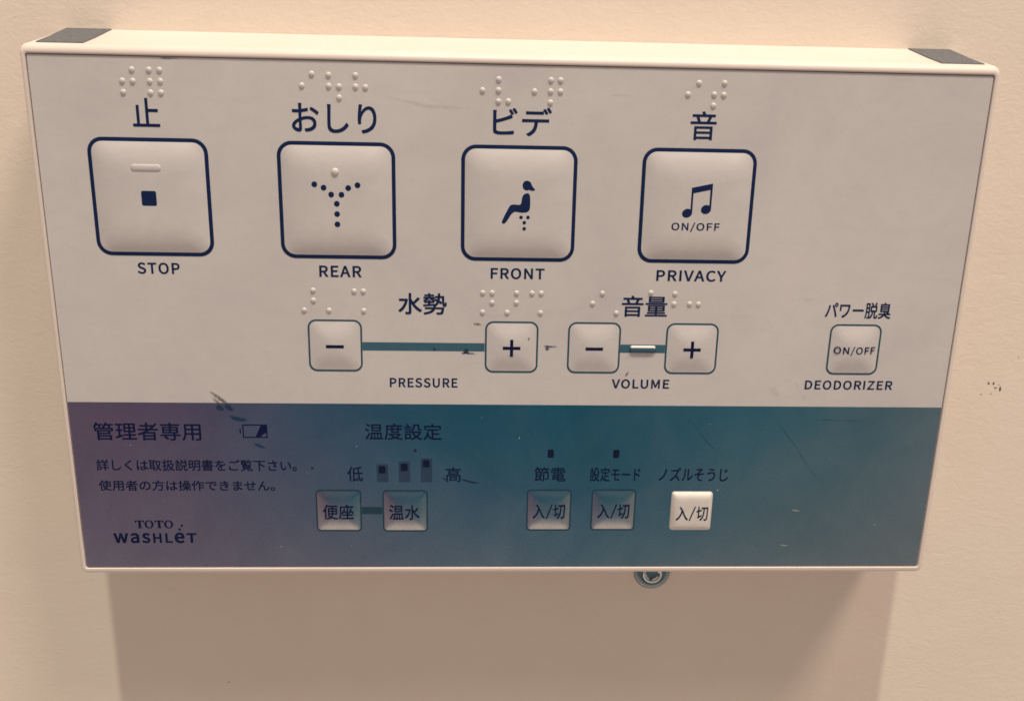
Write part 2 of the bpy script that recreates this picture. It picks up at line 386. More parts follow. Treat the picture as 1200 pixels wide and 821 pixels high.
def glyph_loops(ch, bold):
    """outline loops of one letter, thickened by pushing every edge outwards"""
    loops = []
    for knots in GLYPHS[ch]:
        pts = []
        n = len(knots)
        for i in range(n):
            a, b_ = knots[i], knots[(i + 1) % n]
            p0, p1, p2, p3 = (a[2], a[3]), (a[4], a[5]), (b_[0], b_[1]), (b_[2], b_[3])
            straight = abs((p3[0] - p0[0]) * (p1[1] - p0[1]) - (p3[1] - p0[1]) * (p1[0] - p0[0])) < 40 and abs((p3[0] - p0[0]) * (p2[1] - p0[1]) - (p3[1] - p0[1]) * (p2[0] - p0[0])) < 40
            m = 1 if straight else 6
            for k in range(m):
                t = k / m
                pts.append(tuple(((1 - t) ** 3 * p0[j] + 3 * (1 - t) ** 2 * t * p1[j] + 3 * (1 - t) * t * t * p2[j] + t ** 3 * p3[j]) / 1000 for j in (0, 1)))
        q = []
        for p in pts:
            if not q or math.dist(p, q[-1]) > 0.0015: q.append(p)
        if math.dist(q[0], q[-1]) < 0.0015: q.pop()
        loops.append(q)
    def area(q): return sum(q[i][0] * q[(i + 1) % len(q)][1] - q[(i + 1) % len(q)][0] * q[i][1] for i in range(len(q))) / 2
    sgn = 1 if max((area(q) for q in loops), key=abs) > 0 else -1      # sign of the outer contour
    out = []
    for q in loops:
        n = len(q); r = []
        for i in range(n):
            a, p, c_ = q[i - 1], q[i], q[(i + 1) % n]
            e1 = Vector((p[0] - a[0], p[1] - a[1])).normalized(); e2 = Vector((c_[0] - p[0], c_[1] - p[1])).normalized()
            n1 = Vector((e1.y, -e1.x)) * sgn; n2 = Vector((e2.y, -e2.x)) * sgn
            m = n1 + n2
            m = m.normalized() if m.length > 1e-4 else n1
            k = min(1.6, 1 / max(0.3, m.dot(n1)))
            r.append((p[0] + m.x * bold * k, p[1] + m.y * bold * k))
        out.append(r)
    return out

def word_bm(items, bold):
    """items: (letter, x, sx, sy)"""
    c = bpy.data.curves.new("tmp", 'CURVE'); c.dimensions = '2D'; c.fill_mode = 'FRONT'
    for ch, x, sx, sy in items:
        for lp in glyph_loops(ch, bold):
            s = c.splines.new('POLY'); s.points.add(len(lp) - 1); s.use_cyclic_u = True
            for pt, (px, py) in zip(s.points, lp): pt.co = (x + px * sx, py * sy, 0, 1)
    return curve_to_bm(c)

def roman(body, cu, cv, w, hh, h=0.04, bold=0.0085, track=0.028):
    x, items = 0.0, []
    for ch in body:
        items.append((ch, x, 1, 1)); x += ADV[ch] / 1000 + track
    return fit(word_bm(items, bold), cu, cv, w, hh, h)

def set_label(o, label=None, category=None, kind=None, group=None):
    if label: o['label'] = label
    if category: o['category'] = category
    if kind: o['kind'] = kind
    if group: o['group'] = group
    return o

# ================================================================== THE WALL
bm = bmesh.new()
D = 25.0
vs = [bm.verts.new((x, D * MM, z)) for x, z in ((-1.3, -1.0), (1.3, -1.0), (1.3, 1.9), (-1.3, 1.9))]
bm.faces.new(vs); face_out(bm)
wall = link_mesh("wall", bm, m_wall)
set_label(wall, "cream vinyl wallpapered wall with fine creased grain behind the white control panel", "wall", "structure")

# ================================================================== THE CONTROL PANEL
panel = bpy.data.objects.new("toilet_control_panel", None); COL.objects.link(panel)
panel.location = ROOT; panel.empty_display_size = 0.05
ORIGIN[panel.name] = ROOT.copy()
set_label(panel, "white wall mounted toilet control panel with grey face, large push buttons and dark service strip", "control panel")

# housing: swept rings from the wall, over the rounded lip, into the recess that takes the face sheet
PW, PT, PB = 120.0, -69.05, 69.05        # face sheet half width, top, bottom
def hring(off_side, off_top, off_bot, h, r):
    l, rr, t, bt = -PW - off_side, PW + off_side, PT - off_top, PB + off_bot
    return [(u, v, h) for u, v in rrect((l + rr) / 2, (t + bt) / 2, (rr - l) / 2, (bt - t) / 2, max(r, 0.05), 6)]
LIP = 0.35
rings = [hring(1.9, 7.35, 2.3, -D + 0.05, 2.2), hring(2.0, 4.6, 2.4, -12, 2.2), hring(2.0, 2.75, 2.4, -2.2, 2.2)]
for i in range(1, 9):
    a = math.pi / 2 * i / 8
    s, cc = math.sin(a), math.cos(a)
    rings.append(hring(0.75 + 1.25 * cc, 0.75 + 2.0 * cc, 0.9 + 1.5 * cc, -2.2 + (2.2 + LIP) * s, 0.9 + 1.3 * cc))
rings += [hring(0.36, 0.40, 0.36, LIP - 0.04, 0.75), hring(0.28, 0.30, 0.28, LIP - 0.16, 0.6), hring(0.27, 0.29, 0.27, -0.7, 0.6), hring(-1.5, -1.5, -1.5, -0.75, 0.5)]
bm = bmesh.new()
prev = None
for rg in rings:
    cur = [bm.verts.new(P(*p)) for p in rg]
    if prev:
        n = len(cur)
        for i in range(n):
            bm.faces.new((prev[i], prev[(i + 1) % n], cur[(i + 1) % n], cur[i]))
    else:
        bm.faces.new(cur)
    prev = cur
bm.faces.new(prev)
bmesh.ops.recalc_face_normals(bm, faces=bm.faces)
housing = link_mesh("housing", bm, m_house, panel, smooth=True)
housing.data.set_sharp_from_angle(angle=math.radians(50))

# dark pads on the two top corners
for x0, x1 in ((-118.6, -107.3), (107.3, 118.6)):
    bm = bmesh.new()
    def top(h): return (PT - 2.75) + (-h - 2.2) / 9.8 * -1.85 if h > -12 else (PT - 4.6) + (-h - 12) / 12.95 * -2.75
    ring = []
    for lift in (0.02, 0.28):
        ins = 0.12 if lift > 0.1 else 0
        sk = 0.8 if x0 < 0 else -0.8
        ring.append([bm.verts.new(P(x, top(h) - lift, h)) for x, h in ((x0 + ins, -2.6 - ins), (x1 - ins, -2.6 - ins), (x1 - ins - sk * (.4 if x0 < 0 else .8), -12), (x1 - ins - sk * (1 if x0 < 0 else 1.8), -24.6 + ins), (x0 + ins - sk * (1.8 if x0 < 0 else 1), -24.6 + ins), (x0 + ins - sk * (.8 if x0 < 0 else .4), -12))])
    n = 6
    for i in range(n): bm.faces.new((ring[0][i], ring[0][(i + 1) % n], ring[1][(i + 1) % n], ring[1][i]))
    bm.faces.new((ring[1][0], ring[1][1], ring[1][2], ring[1][5])); bm.faces.new((ring[1][2], ring[1][3], ring[1][4], ring[1][5]))
    bmesh.ops.recalc_face_normals(bm, faces=bm.faces)
    link_mesh("corner_pad", bm, m_pad, panel if False else housing)

# face sheet and service strip: thin rounded-edge slabs butted together
SPLIT = 19.75
def slab(name, l, r, t, bt, mat, radii, parent):
    bm = bmesh.new()
    def loop(ins, h):
        pts = []
        for (cx, cy, a0, rad) in ((r, bt, 0, radii[2]), (l, bt, 90, radii[3]), (l, t, 180, radii[0]), (r, t, 270, radii[1])):
            sx = -1 if cx == r else 1; sy = -1 if cy == bt else 1
            for i in range(5):
                a = math.radians(a0 + 90 * i / 4)
                pts.append((cx + sx * rad + (rad - ins) * math.cos(a) if rad > ins else cx + sx * ins, cy + sy * rad + (rad - ins) * math.sin(a) if rad > ins else cy + sy * ins, h))
        return [bm.verts.new(P(*p)) for p in pts]
    L = [loop(0, -0.68), loop(0, -0.06), loop(0.06, 0.0)]
    n = len(L[0])
    for a, b_ in zip(L, L[1:]):
        for i in range(n): bm.faces.new((a[i], a[(i + 1) % n], b_[(i + 1) % n], b_[i]))
    bm.faces.new(L[-1])
    bmesh.ops.remove_doubles(bm, verts=bm.verts, dist=1e-7)
    bmesh.ops.recalc_face_normals(bm, faces=bm.faces)
    return link_mesh(name, bm, mat, parent)
plate = slab("face_plate", -PW, PW, PT, PB, m_plate, (0.5, 0.5, 0.5, 0.5), panel)
lp = [(-PW + 0.08, SPLIT), (PW - 0.08, SPLIT), (PW - 0.08, PB - 0.5), (PW - 0.2, PB - 0.2), (PW - 0.5, PB - 0.08), (-PW + 0.5, PB - 0.08), (-PW + 0.2, PB - 0.2), (-PW + 0.08, PB - 0.5)]
strip = link_mesh("service_strip", poly_bm([lp], 0.012), m_strip, panel)

# ------------------------------------------------------------------ keys
def pillow(cu, cv, a, H, p, base=0.03, q=1.0):
    def f(u, v):
        x = min(1, abs(u - cu) / a); y = min(1, abs(v - cv) / a)
        return base + H * ((1 - x ** p) * (1 - y ** p)) ** q
    return f

def key_mesh(cu, cv, a, r, fn, rings=26, seg=10):
    bm = bmesh.new()
    edge = rrect(cu, cv, a, a, r, seg)
    L = [[bm.verts.new(P(u, v, -0.10)) for u, v in edge]]
    for k in range(rings):
        s = 1 - (k / rings) ** 1.25
        L.append([bm.verts.new(P(cu + (u - cu) * s, cv + (v - cv) * s, fn(cu + (u - cu) * s, cv + (v - cv) * s))) for u, v in edge])
    n = len(edge)
    for A, B in zip(L, L[1:]):
        for i in range(n): bm.faces.new((A[i], A[(i + 1) % n], B[(i + 1) % n], B[i]))
    c = bm.verts.new(P(cu, cv, fn(cu, cv)))
    for i in range(n): bm.faces.new((L[-1][i], L[-1][(i + 1) % n], c))
    return face_out(bm)

def key(name, cu, cv, a, r, H, p, mat, outline=None, line_w=1.0, out_a=None, out_r=None, q=1.0):
    fn = pillow(cu, cv, a, H, p, q=q)
    k = link_mesh(name, key_mesh(cu, cv, a, r, fn), mat, panel, smooth=True)
    if outline:
        o = rrect(cu, cv, out_a + line_w / 2, out_a + line_w / 2, out_r + line_w / 2)
        i = rrect(cu, cv, out_a - line_w / 2, out_a - line_w / 2, out_r - line_w / 2)
        link_mesh("outline", ring_mesh(o, i, lambda u, v: fn(u, v) + 0.03), outline, k)
    return k, fn

def braille(pts, r=0.74, hgt=0.40):
    bm = bmesh.new()
    for u, v in pts:
        L = []
        for k in range(6):
            t = k / 6
            rad = r * (1 - t ** 1.0) if False else r * math.cos(t * math.pi / 2)
            L.append([bm.verts.new(P(u + rad * math.cos(2 * math.pi * i / 16), v + rad * math.sin(2 * math.pi * i / 16), -0.05 + (hgt + .05) * math.sin(t * math.pi / 2))) for i in range(16)])
        top = bm.verts.new(P(u, v, hgt))
        for A, B in zip(L, L[1:]):
            for i in range(16): bm.faces.new((A[i], A[(i + 1) % 16], B[(i + 1) % 16], B[i]))
        for i in range(16): bm.faces.new((L[-1][i], L[-1][(i + 1) % 16], top))
    return face_out(bm)

def part(name, bm, mat, parent=None, smooth=False, label=None):
    o = link_mesh(name, bm, mat, parent or panel, smooth)
    if label: o['label'] = label
    return o

def ridge_bm(cu, cv, w, hh, hgt, base=0.0, rad=None):
    """a raised rounded bar"""
    bm = bmesh.new(); L = []
    for ins, h in ((0, base - 0.05), (0, base + hgt * .35), (hh * .12, base + hgt * .7), (hh * .28, base + hgt * .93), (hh * .42, base + hgt)):
        L.append([bm.verts.new(P(u, v, h)) for u, v in rrect(cu, cv, w / 2 - ins, hh / 2 - ins, max(0.05, (rad or hh * .45) - ins), 5)])
    n = len(L[0])
    for A, B in zip(L, L[1:]):
        for i in range(n): bm.faces.new((A[i], A[(i + 1) % n], B[(i + 1) % n], B[i]))
    bm.faces.new(L[-1])
    return face_out(bm)

BIG_A, BIG_OUT = 14.1, 14.36
# ---- stop
k, fn = key("push_button", -93.0, -35.0, BIG_A, 3.2, 1.4, 5.2, m_plate, m_navy, 0.95, BIG_OUT, 3.3, q=1.08)
k['label'] = "large stop button with a dark square and a raised bar"
part("stop_symbol", conform(poly_bm([rrect(-93.2, -35.0, 1.85, 1.85, 0.45, 5)]), fn, 0.04), m_navy, k)
part("tactile_ridge", ridge_bm(-93.4, -42.55, 7.4, 1.7, 0.27, fn(-93.4, -42.3) - 0.03), m_plate, k, True)
part("japanese_caption", kanji("止", -92.7, -55.9, 6.6, 6.9, bold=0.085), m_navy)
part("english_caption", roman("STOP", -92.8, -16.9, 10.8, 3.0), m_navy)
part("braille_dots", braille([(-95.2, -66.0), (-91.1, -66.0), (-88.55, -66.0), (-97.7, -63.3), (-95.2, -63.3), (-91.1, -63.35), (-88.55, -63.4), (-97.7, -60.65), (-91.1, -60.65), (-88.6, -60.7)]), m_dot, None, True)
# ---- rear
k, fn = key("push_button", -46.3, -34.9, BIG_A, 3.2, 1.4, 5.2, m_plate, m_navy, 0.95, BIG_OUT, 3.3, q=1.08)
k['label'] = "large rear wash button with a spray of dots shaped like a Y"
part("spray_symbol", conform(poly_bm([disc(u, v, 0.72) for u, v in [(-51.8, -39.2), (-49.5, -38.4), (-47.65, -36.7), (-45.05, -36.7), (-43.3, -38.4), (-40.95, -39.15), (-46.3, -34.4), (-46.3, -31.8), (-46.3, -29.2)]]), fn, 0.04), m_navy, k)
bm = braille([(-46.5, -42.4)], 0.95, 0.55)
bmesh.ops.translate(bm, verts=bm.verts, vec=(0, -fn(-46.5, -42.4) * MM, 0))
part("tactile_bump", bm, m_dot, k, True)
part("japanese_caption", kanji("おしり", -46.5, -55.4, 21.0, 7.1, bold=0.085), m_navy)
part("english_caption", roman("REAR", -46.1, -16.7, 11.0, 3.0), m_navy)
part("braille_dots", braille([(-51.7, -65.9), (-47.6, -65.75), (-41.0, -65.8), (-54.2, -63.1), (-47.6, -63.1), (-45.1, -63.05), (-41.0, -63.1), (-38.6, -63.0), (-45.1, -60.4)]), m_dot, None, True)
# ---- front
k, fn = key("push_button", 0.05, -34.85, BIG_A, 3.2, 1.4, 5.2, m_plate, m_navy, 0.95, BIG_OUT, 3.3, q=1.08)
k['label'] = "large front wash button with a seated figure symbol"
body = chaikin([(0.81, -36.66), (1.12, -37.45), (1.86, -37.88), (2.5, -37.84), (2.92, -37.12), (2.98, -34.13), (2.62, -33.22), (1.66, -32.88), (0.36, -32.92), (-1.43, -33.25), (-3.1, -30.39), (-3.72, -29.93), (-4.3, -30.2), (-4.2, -30.81), (-2.4, -34.5), (-1.83, -34.93), (-0.86, -34.95), (0.6, -34.76)], 2)
tail = chaikin([(2.6, -41.0), (3.0, -40.5), (3.31, -39.66), (4.2, -38.75), (3.7, -38.45), (2.3, -38.72), (2.2, -39.6)], 1)
part("seated_figure_symbol", conform(poly_bm([body, disc(1.96, -39.8, 1.08, ry=1.24)]), fn, 0.04), m_navy, k)
part("seated_figure_hair", conform(poly_bm([tail]), fn, 0.05), m_navy, k)
part("spray_symbol", conform(poly_bm([disc(u, v, 0.46, 18) for u, v in [(0.67, -31.68), (2.46, -31.7), (1.55, -30.33), (1.56, -28.78)]]), fn, 0.04), m_navy, k)
part("japanese_caption", kanji("ビデ", 0.5, -55.5, 14.8, 7.0, bold=0.085), m_navy)
part("english_caption", roman("FRONT", 0.2, -16.7, 14.2, 2.95), m_navy)
part("braille_dots", braille([(-5.6, -65.6), (7.45, -65.7), (9.85, -65.7), (-9.6, -62.9), (-5.6, -63.0), (3.4, -62.9), (7.45, -63.0), (9.9, -63.0), (-5.6, -60.3), (-3.1, -60.35), (7.45, -60.3)]), m_dot, None, True)
# ---- privacy sound
k, fn = key("push_button", 46.4, -34.95, BIG_A, 3.2, 1.4, 5.2, m_plate, m_navy, 0.95, BIG_OUT, 3.3, q=1.08)
k['label'] = "large privacy sound button with two joined music notes"
part("music_note_symbol", conform(poly_bm([[(44.5, -39.95), (49.9, -41.1), (49.85, -34.5), (49.36, -34.5), (49.36, -39.5), (45.0, -38.55), (45.0, -33.4), (44.5, -33.4)]]), fn, 0.04), m_navy, k)
part("music_note_heads", conform(poly_bm([disc(43.68, -33.43, 1.32, ry=1.12, rot=-0.3), disc(48.55, -34.46, 1.32, ry=1.15, rot=-0.3)]), fn, 0.05), m_navy, k)
part("english_caption", conform(roman("ON/OFF", 46.2, -29.8, 12.7, 2.5, bold=0.006, track=0.026), fn, 0.04), m_navy, k)
part("japanese_caption", kanji("音", 46.6, -55.4, 6.7, 7.1, bold=0.06), m_navy)
part("english_caption", roman("PRIVACY", 46.4, -16.7, 18.7, 3.0), m_navy)
part("braille_dots", braille([(44.7, -65.8), (51.2, -65.9), (42.1, -63.0), (48.75, -63.1), (51.2, -63.05), (48.75, -60.4)]), m_dot, None, True)

# ---- small keys of the second row
SM_A, SM_OUT = 6.75, 6.92
def sign(cu, cv, plus):
    w, t = 4.7, 0.84
    if not plus: return [rect(cu, cv, w, t)]
    return [rect(cu - (w / 2 + t / 2) / 2, cv, w / 2 - t / 2, t), rect(cu + (w / 2 + t / 2) / 2, cv, w / 2 - t / 2, t), rect(cu, cv, t, w)]
for cu, plus, what in ((-48.05, False, "minus key of the water pressure pair"), (-1.0, True, "plus key of the water pressure pair"), (21.3, False, "minus key of the sound volume pair"), (47.9, True, "plus key of the sound volume pair")):
    k, fn = key("push_button", cu, 3.4, SM_A, 1.9, 1.05, 2.3, m_plate, m_teal, 0.46, SM_OUT, 2.0, q=1.05)
    k['label'] = "small " + what
    part("plus_symbol" if plus else "minus_symbol", conform(poly_bm(sign(cu, 3.4, plus)), fn, 0.04), m_stripink, k)
k, fn = key("push_button", 92.8, 3.2, SM_A, 1.9, 1.05, 2.3, m_plate, m_teal, 0.46, SM_OUT, 2.0, q=1.05)
k['label'] = "small deodorizer on and off key"
part("english_caption", conform(roman("ON/OFF", 92.85, 3.4, 11.5, 2.6, bold=0.006, track=0.026), fn, 0.04), m_navy, k)
part("japanese_caption", kanji("パワー脱臭", 92.7, -7.8, 18.1, 4.5, bold=0.06), m_navy)
part("english_caption", roman("DEODORIZER", 92.7, 13.4, 24.7, 2.65, bold=0.008), m_navy)
part("link_bar", poly_bm([rect(-24.55, 3.5, 32.6, 2.3)], 0.03), m_bar)
part("link_bar", poly_bm([rect(34.6, 3.5, 12.2, 2.3)], 0.03), m_bar)
rd = part("tactile_ridge", ridge_bm(34.6, 3.45, 7.2, 1.75, 0.75, 0.03), m_bar, None, True, "raised bar whose upper side is rubbed pale")
rd.data.materials.append(m_dot)
for p in rd.data.polygons:
    if p.center.z > 0.00036 and abs(p.center.x) < 0.0034: p.material_index = 1
part("japanese_caption", kanji("水勢", -24.8, -8.3, 12.8, 5.8, bold=0.085), m_navy)
part("japanese_caption", kanji("音量", 34.4, -8.3, 12.3, 5.8, bold=0.06), m_navy)
part("english_caption", roman("PRESSURE", -24.6, 13.6, 18.3, 2.7), m_navy)
part("english_caption", roman("VOLUME", 34.6, 13.5, 15.9, 2.65), m_navy)
part("braille_dots", braille([(-53.4, -11.6), (-42.7, -11.5), (-40.3, -11.5), (-53.4, -8.9), (-55.9, -6.25), (-49.4, -6.25), (-40.3, -6.25)], 0.72, 0.39), m_dot, None, True)
part("braille_dots", braille([(-8.9, -11.5), (-6.4, -11.5), (0.05, -11.5), (4.15, -11.5), (6.6, -11.5), (-6.4, -8.85), (0.05, -8.9), (-8.9, -6.2), (-2.35, -6.2), (6.55, -6.2)], 0.72, 0.39), m_dot, None, True)
part("braille_dots", braille([(22.9, -11.7), (20.4, -8.9), (26.9, -6.35)], 0.72, 0.39), m_dot, None, True)
part("braille_dots", braille([(35.9, -12.0), (42.4, -11.8), (42.3, -9.05), (46.5, -9.1), (48.9, -9.05)], 0.72, 0.39), m_dot, None, True)

# ---- service strip
part("strip_heading", kanji("管理者専用", -99.6, 28.1, 28.8, 5.2, bold=0.06), m_stripink)
part("strip_notice", kanji("詳しくは取扱説明書をご覧下さい。", -87.0, 37.95, 54.4, 3.35, bold=0.042), m_stripink)
part("strip_notice", kanji("使用者の方は操作できません。", -90.1, 44.0, 48.1, 3.15, bold=0.042), m_stripink)
part("japanese_caption", kanji("温度設定", -30.3, 27.8, 21.1, 4.8, bold=0.042), m_stripink)
part("japanese_caption", kanji("低", -43.8, 40.4, 4.35, 4.5, bold=0.042), m_stripink)
part("japanese_caption", kanji("高", -16.5, 40.5, 4.3, 4.4, bold=0.042), m_stripink)
part("japanese_caption", kanji("節電", 10.6, 40.3, 8.8, 4.3, bold=0.042), m_stripink)
part("japanese_caption", kanji("設定モード", 29.0, 40.3, 14.3, 4.3, bold=0.042), m_stripink)
part("japanese_caption", kanji("ノズルそうじ", 51.3, 40.2, 19.8, 4.2, bold=0.042), m_stripink)

# maker's two-line wordmark
def toto():
    polys = []
    def T(x0, x1):
        m, st = (x0 + x1) / 2, 0.36
        y0, y1 = 54.6, 56.95
        polys.append([(x0, y0), (x1, y0), (x1 + .06, y0 + .78), (x1 - .14, y0 + .78), (x1 - .42, y0 + .26), (m + st, y0 + .24), (m + st, y1 - .2), (m + st + .35, y1 - .14), (m + st + .35, y1), (m - st - .35, y1), (m - st - .35, y1 - .14), (m - st, y1 - .2), (m - st, y0 + .24), (x0 + .42, y0 + .26), (x0 + .14, y0 + .78), (x0 - .06, y0 + .78)])
    T(-105.3, -102.85); T(-99.9, -97.5)
    bm = poly_bm(polys)
    for cx in (-101.5, -96.1):
        o, i = disc(cx, 55.78, 1.24, 36, 1.24), disc(cx, 55.78, 0.66, 36, 0.98)
        r2 = ring_mesh(o, i, 0.05)
        me = bpy.data.meshes.new("t"); r2.to_mesh(me); r2.free(); bm.from_mesh(me); bpy.data.meshes.remove(me)
    return bm
part("maker_wordmark", toto(), m_stripink)
x, items = 0.0, []
for ch, sx, sy in (("w", 1.12, 1.0), ("a", 1.12, 1.0), ("s", 1.12, 1.0), ("H", 0.9, 0.75), ("L", 0.92, 0.75), ("e", 1.2, 1.06), ("T", 1.05, 0.75)):
    items.append((ch, x, sx, sy)); x += ADV[ch] / 1000 * sx + 0.038
part("product_wordmark", fit(word_bm(items, 0.010), -100.15, 59.95, 23.0, 3.35, 0.05), m_stripink)
part("product_wordmark_dots", poly_bm([disc(-93.16, 57.35, 0.36, 16), disc(-92.5, 56.2, 0.34, 16)]), m_stripink)

# battery sign, its right half printed solid and partly rubbed off
fr = ring_mesh([(-74.0, 25.9), (-67.3, 25.9), (-67.3, 29.8), (-74.0, 29.8)], [(-73.68, 26.22), (-67.62, 26.22), (-67.62, 29.48), (-73.68, 29.48)], 0.05)
bat = part("battery_symbol", fr, m_stripink)
part("battery_fill", poly_bm([[(-69.1, 26.22), (-67.62, 26.22), (-67.62, 28.3), (-68.6, 28.9), (-69.2, 29.48), (-70.5, 29.48)]]), m_stripink, bat)
part("battery_terminal", poly_bm([rect(-74.62, 27.85, 0.34, 1.4)]), m_stripink, bat)

# temperature level bars with their small lamps
for cu, cv, hh, sq in ((-36.2, 40.1, 5.4, 39.05), (-30.1, 39.7, 6.2, 38.3), (-24.0, 39.2, 7.2, 37.2)):
    b_ = part("level_bar", poly_bm([rect(cu, cv, 3.2, hh)], 0.03), m_level)
    part("indicator_lamp", ridge_bm(cu - 0.05, sq, 1.9, 2.15, 0.06, 0.04, 0.3), m_window, b_)
for cu in (10.6, 29.0):
    part("indicator_lamp", ridge_bm(cu, 34.1, 1.75, 2.5, 0.08, 0.0, 0.4), m_window)

# keys on the strip
for cu, cv, txt, tw in ((-48.6, 51.5, "便座", 8.6), (-30.0, 51.6, "温水", 8.6), (10.6, 51.3, "入/切", 9.0), (29.0, 51.2, "入/切", 9.0)):
    k, fn = key("push_button", cu, cv, 6.05, 0.9, 0.62, 3.6, m_stripkey, m_stripteal, 0.42, 6.15, 1.0, q=1.0)
    k['label'] = {"便座": "silver seat heating key, left of the two linked keys", "温水": "silver warm water key, right of the two linked keys"}.get(txt, "silver on and off key under a small lamp")
    part("japanese_caption", conform(on_off(cu, cv + 0.2, 4.5) if "/" in txt else kanji(txt, cu + (-0.1 if txt == "便座" else -0.2 if txt == "温水" else 0.0), cv + 0.2, tw, 4.6, bold=0.042), fn, 0.04), m_stripink, k)
part("link_bar", poly_bm([rect(-39.3, 51.5, 5.7, 2.2)], 0.03), m_stripteal)
cu, cv = 51.4, 51.4
fn = pillow(cu, cv, 5.9, 1.3, 9.0, 0.25)
k = link_mesh("push_button", key_mesh(cu, cv, 5.9, 0.9, fn), m_key, panel, smooth=True)
k['label'] = "raised white nozzle cleaning key"
part("japanese_caption", conform(on_off(cu, cv + 0.2, 4.4), fn, 0.04), m_navy, k)

# ------------------------------------------------------------------ scuffs, ink smears and grime on the face
def streak(pts, w, n=22, jag=0.25, h=0.06, fn=None, seed=1):
    """a tapering stroke with frayed edges; a 'fade' attribute thins its rim"""
    rnd = random.Random(seed)
    bm = bmesh.new(); lay = bm.verts.layers.float.new('fade')
    if len(pts) == 1:
        (cu, cv), = pts
        c = bm.verts.new(P(cu, cv, h)); c[lay] = 1.0
        rings = []
        for s, f in ((0.55, 1.0), (1.0, 0.0)):
            rings.append([])
            for i in range(14):
                a = 2 * math.pi * i / 14
                v = bm.verts.new(P(cu + w * s * math.cos(a) * rnd.uniform(1 - jag, 1 + jag), cv + w * s * math.sin(a) * rnd.uniform(1 - jag, 1 + jag), h)); v[lay] = f
                rings[-1].append(v)
        for i in range(14):
            bm.faces.new((c, rings[0][i], rings[0][(i + 1) % 14]))
            bm.faces.new((rings[0][i], rings[1][i], rings[1][(i + 1) % 14], rings[0][(i + 1) % 14]))
        return face_out(bm)
    d = [0.0]
    for a, b_ in zip(pts, pts[1:]): d.append(d[-1] + math.dist(a, b_))
    rows = []
    for i in range(n + 1):
        s = d[-1] * i / n
        j = max(q for q in range(len(pts) - 1) if d[q] <= s + 1e-9)
        t = (s - d[j]) / (d[j + 1] - d[j])
        a, b_ = pts[j], pts[j + 1]
        cu, cv = a[0] + (b_[0] - a[0]) * t, a[1] + (b_[1] - a[1]) * t
        L = math.dist(a, b_); nx, ny = -(b_[1] - a[1]) / L, (b_[0] - a[0]) / L
        prof = math.sin(math.pi * (i + .4) / (n + .8)) ** 0.5
        row = []
        for q, f in ((-1, 0.0), (-0.45, 1.0), (0.45, 1.0), (1, 0.0)):
            ww = w / 2 * prof * rnd.uniform(1 - jag, 1 + jag)
            uu, vv = cu + nx * ww * q, cv + ny * ww * q
            v = bm.verts.new(P(uu, vv, (fn(uu, vv) if fn else 0) + h)); v[lay] = f * min(1, 3 * min(i, n - i) / n + .15)
            row.append(v)
        rows.append(row)
    for A, B in zip(rows, rows[1:]):
        for i in range(3): bm.faces.new((A[i], A[i + 1], B[i + 1], B[i]))
    return face_out(bm)

SC = [
    ([(-82.2, 16.4), (-77.0, 20.4)], 1.1, m_grime), ([(-81.6, 18.3), (-78.4, 21.0)], 0.9, m_grime),
    ([(-80.7, 20.4), (-78.6, 21.9)], 1.7, m_ink_smear), ([(-78.4, 20.2), (-76.0, 22.0)], 1.7, m_ink_smear),
    ([(-77.6, 23.4), (-75.2, 24.3), (-72.4, 24.7)], 1.5, m_ink_smear), ([(-71.3, 31.3), (-68.0, 32.9)], 1.0, m_ink_smear),
    ([(-14.8, 5.3), (-13.2, 5.0), (-10.6, 5.35)], 0.8, m_ink_smear), ([(-13.2, 4.6)], 0.85, m_ink_smear), ([(-21.7, 4.15)], 0.45, m_ink_smear),
    ([(-11.4, -3.05), (-8.9, -2.85)], 0.8, m_grime),
    ([(7.5, 2.9), (9.2, 3.1), (11.5, 3.1)], 0.65, m_ink_smear), ([(8.6, 3.65)], 0.65, m_ink_smear),
    ([(30.3, 11.3), (31.1, 10.0)], 0.7, m_grime), ([(31.5, 10.4), (35.0, 10.5)], 0.5, m_faint),
    ([(-14.5, 41.8), (-11.7, 42.7), (-9.1, 43.1)], 0.6, m_stripink_s := smear_mat("black_ink_scratch", (0.010, 0.012, 0.035), 1.0, 400)), ([(-19.7, 41.2), (-18.6, 42.2)], 0.5, m_stripink_s),
    ([(-27.1, 33.3)], 0.5, m_stripink_s), ([(-51.4, -41.1)], 0.32, m_grime), ([(-83.8, -38.5)], 0.25, m_grime),
    ([(77.4, 12.0), (78.8, 14.6)], 0.7, m_faint), ([(80.3, 16.0), (80.6, 18.0)], 0.8, m_faint), ([(76.5, -10.9), (80.4, -10.4)], 1.0, m_faint),
    ([(-34.0, -60.8), (-23.5, -58.9), (-11.8, -58.4)], 1.3, m_faint), ([(22.0, -62.5), (29.0, -62.3)], 0.7, m_faint), 
   
   
    ([(72.1, 22.4), (79.1, 30.9), (84.2, 38.1), (90.0, 44.5)], 0.75, m_tealscr), ([(83.1, 23.5), (91.6, 23.7), (97.8, 24.1)], 0.8, m_tealscr),
    ([(48.4, 22.6), (54.8, 31.0), (60.0, 34.8)], 0.6, m_tealscr), 
    ([(-88.5, -68.8), (-83.5, -68.8)], 0.45, m_grime), ([(70.0, 14.0), (74.0, 17.0)], 2.0, m_faint), ([(-105.0, -50.0), (-99.0, -46.0)], 3.0, m_faint),
    ([(80.7, 51.1), (83.1, 51.5)], 0.55, m_whitescr), ([(78.3, 62.2), (81.0, 62.5)], 0.5, m_whitescr), ([(58.6, 45.0)], 0.3, m_whitescr), ([(-55.5, 38.6)], 0.5, m_stripteal_s := smear_mat("dark_ring_speck", (0.03, 0.03, 0.04), 0.9, 500)),
]
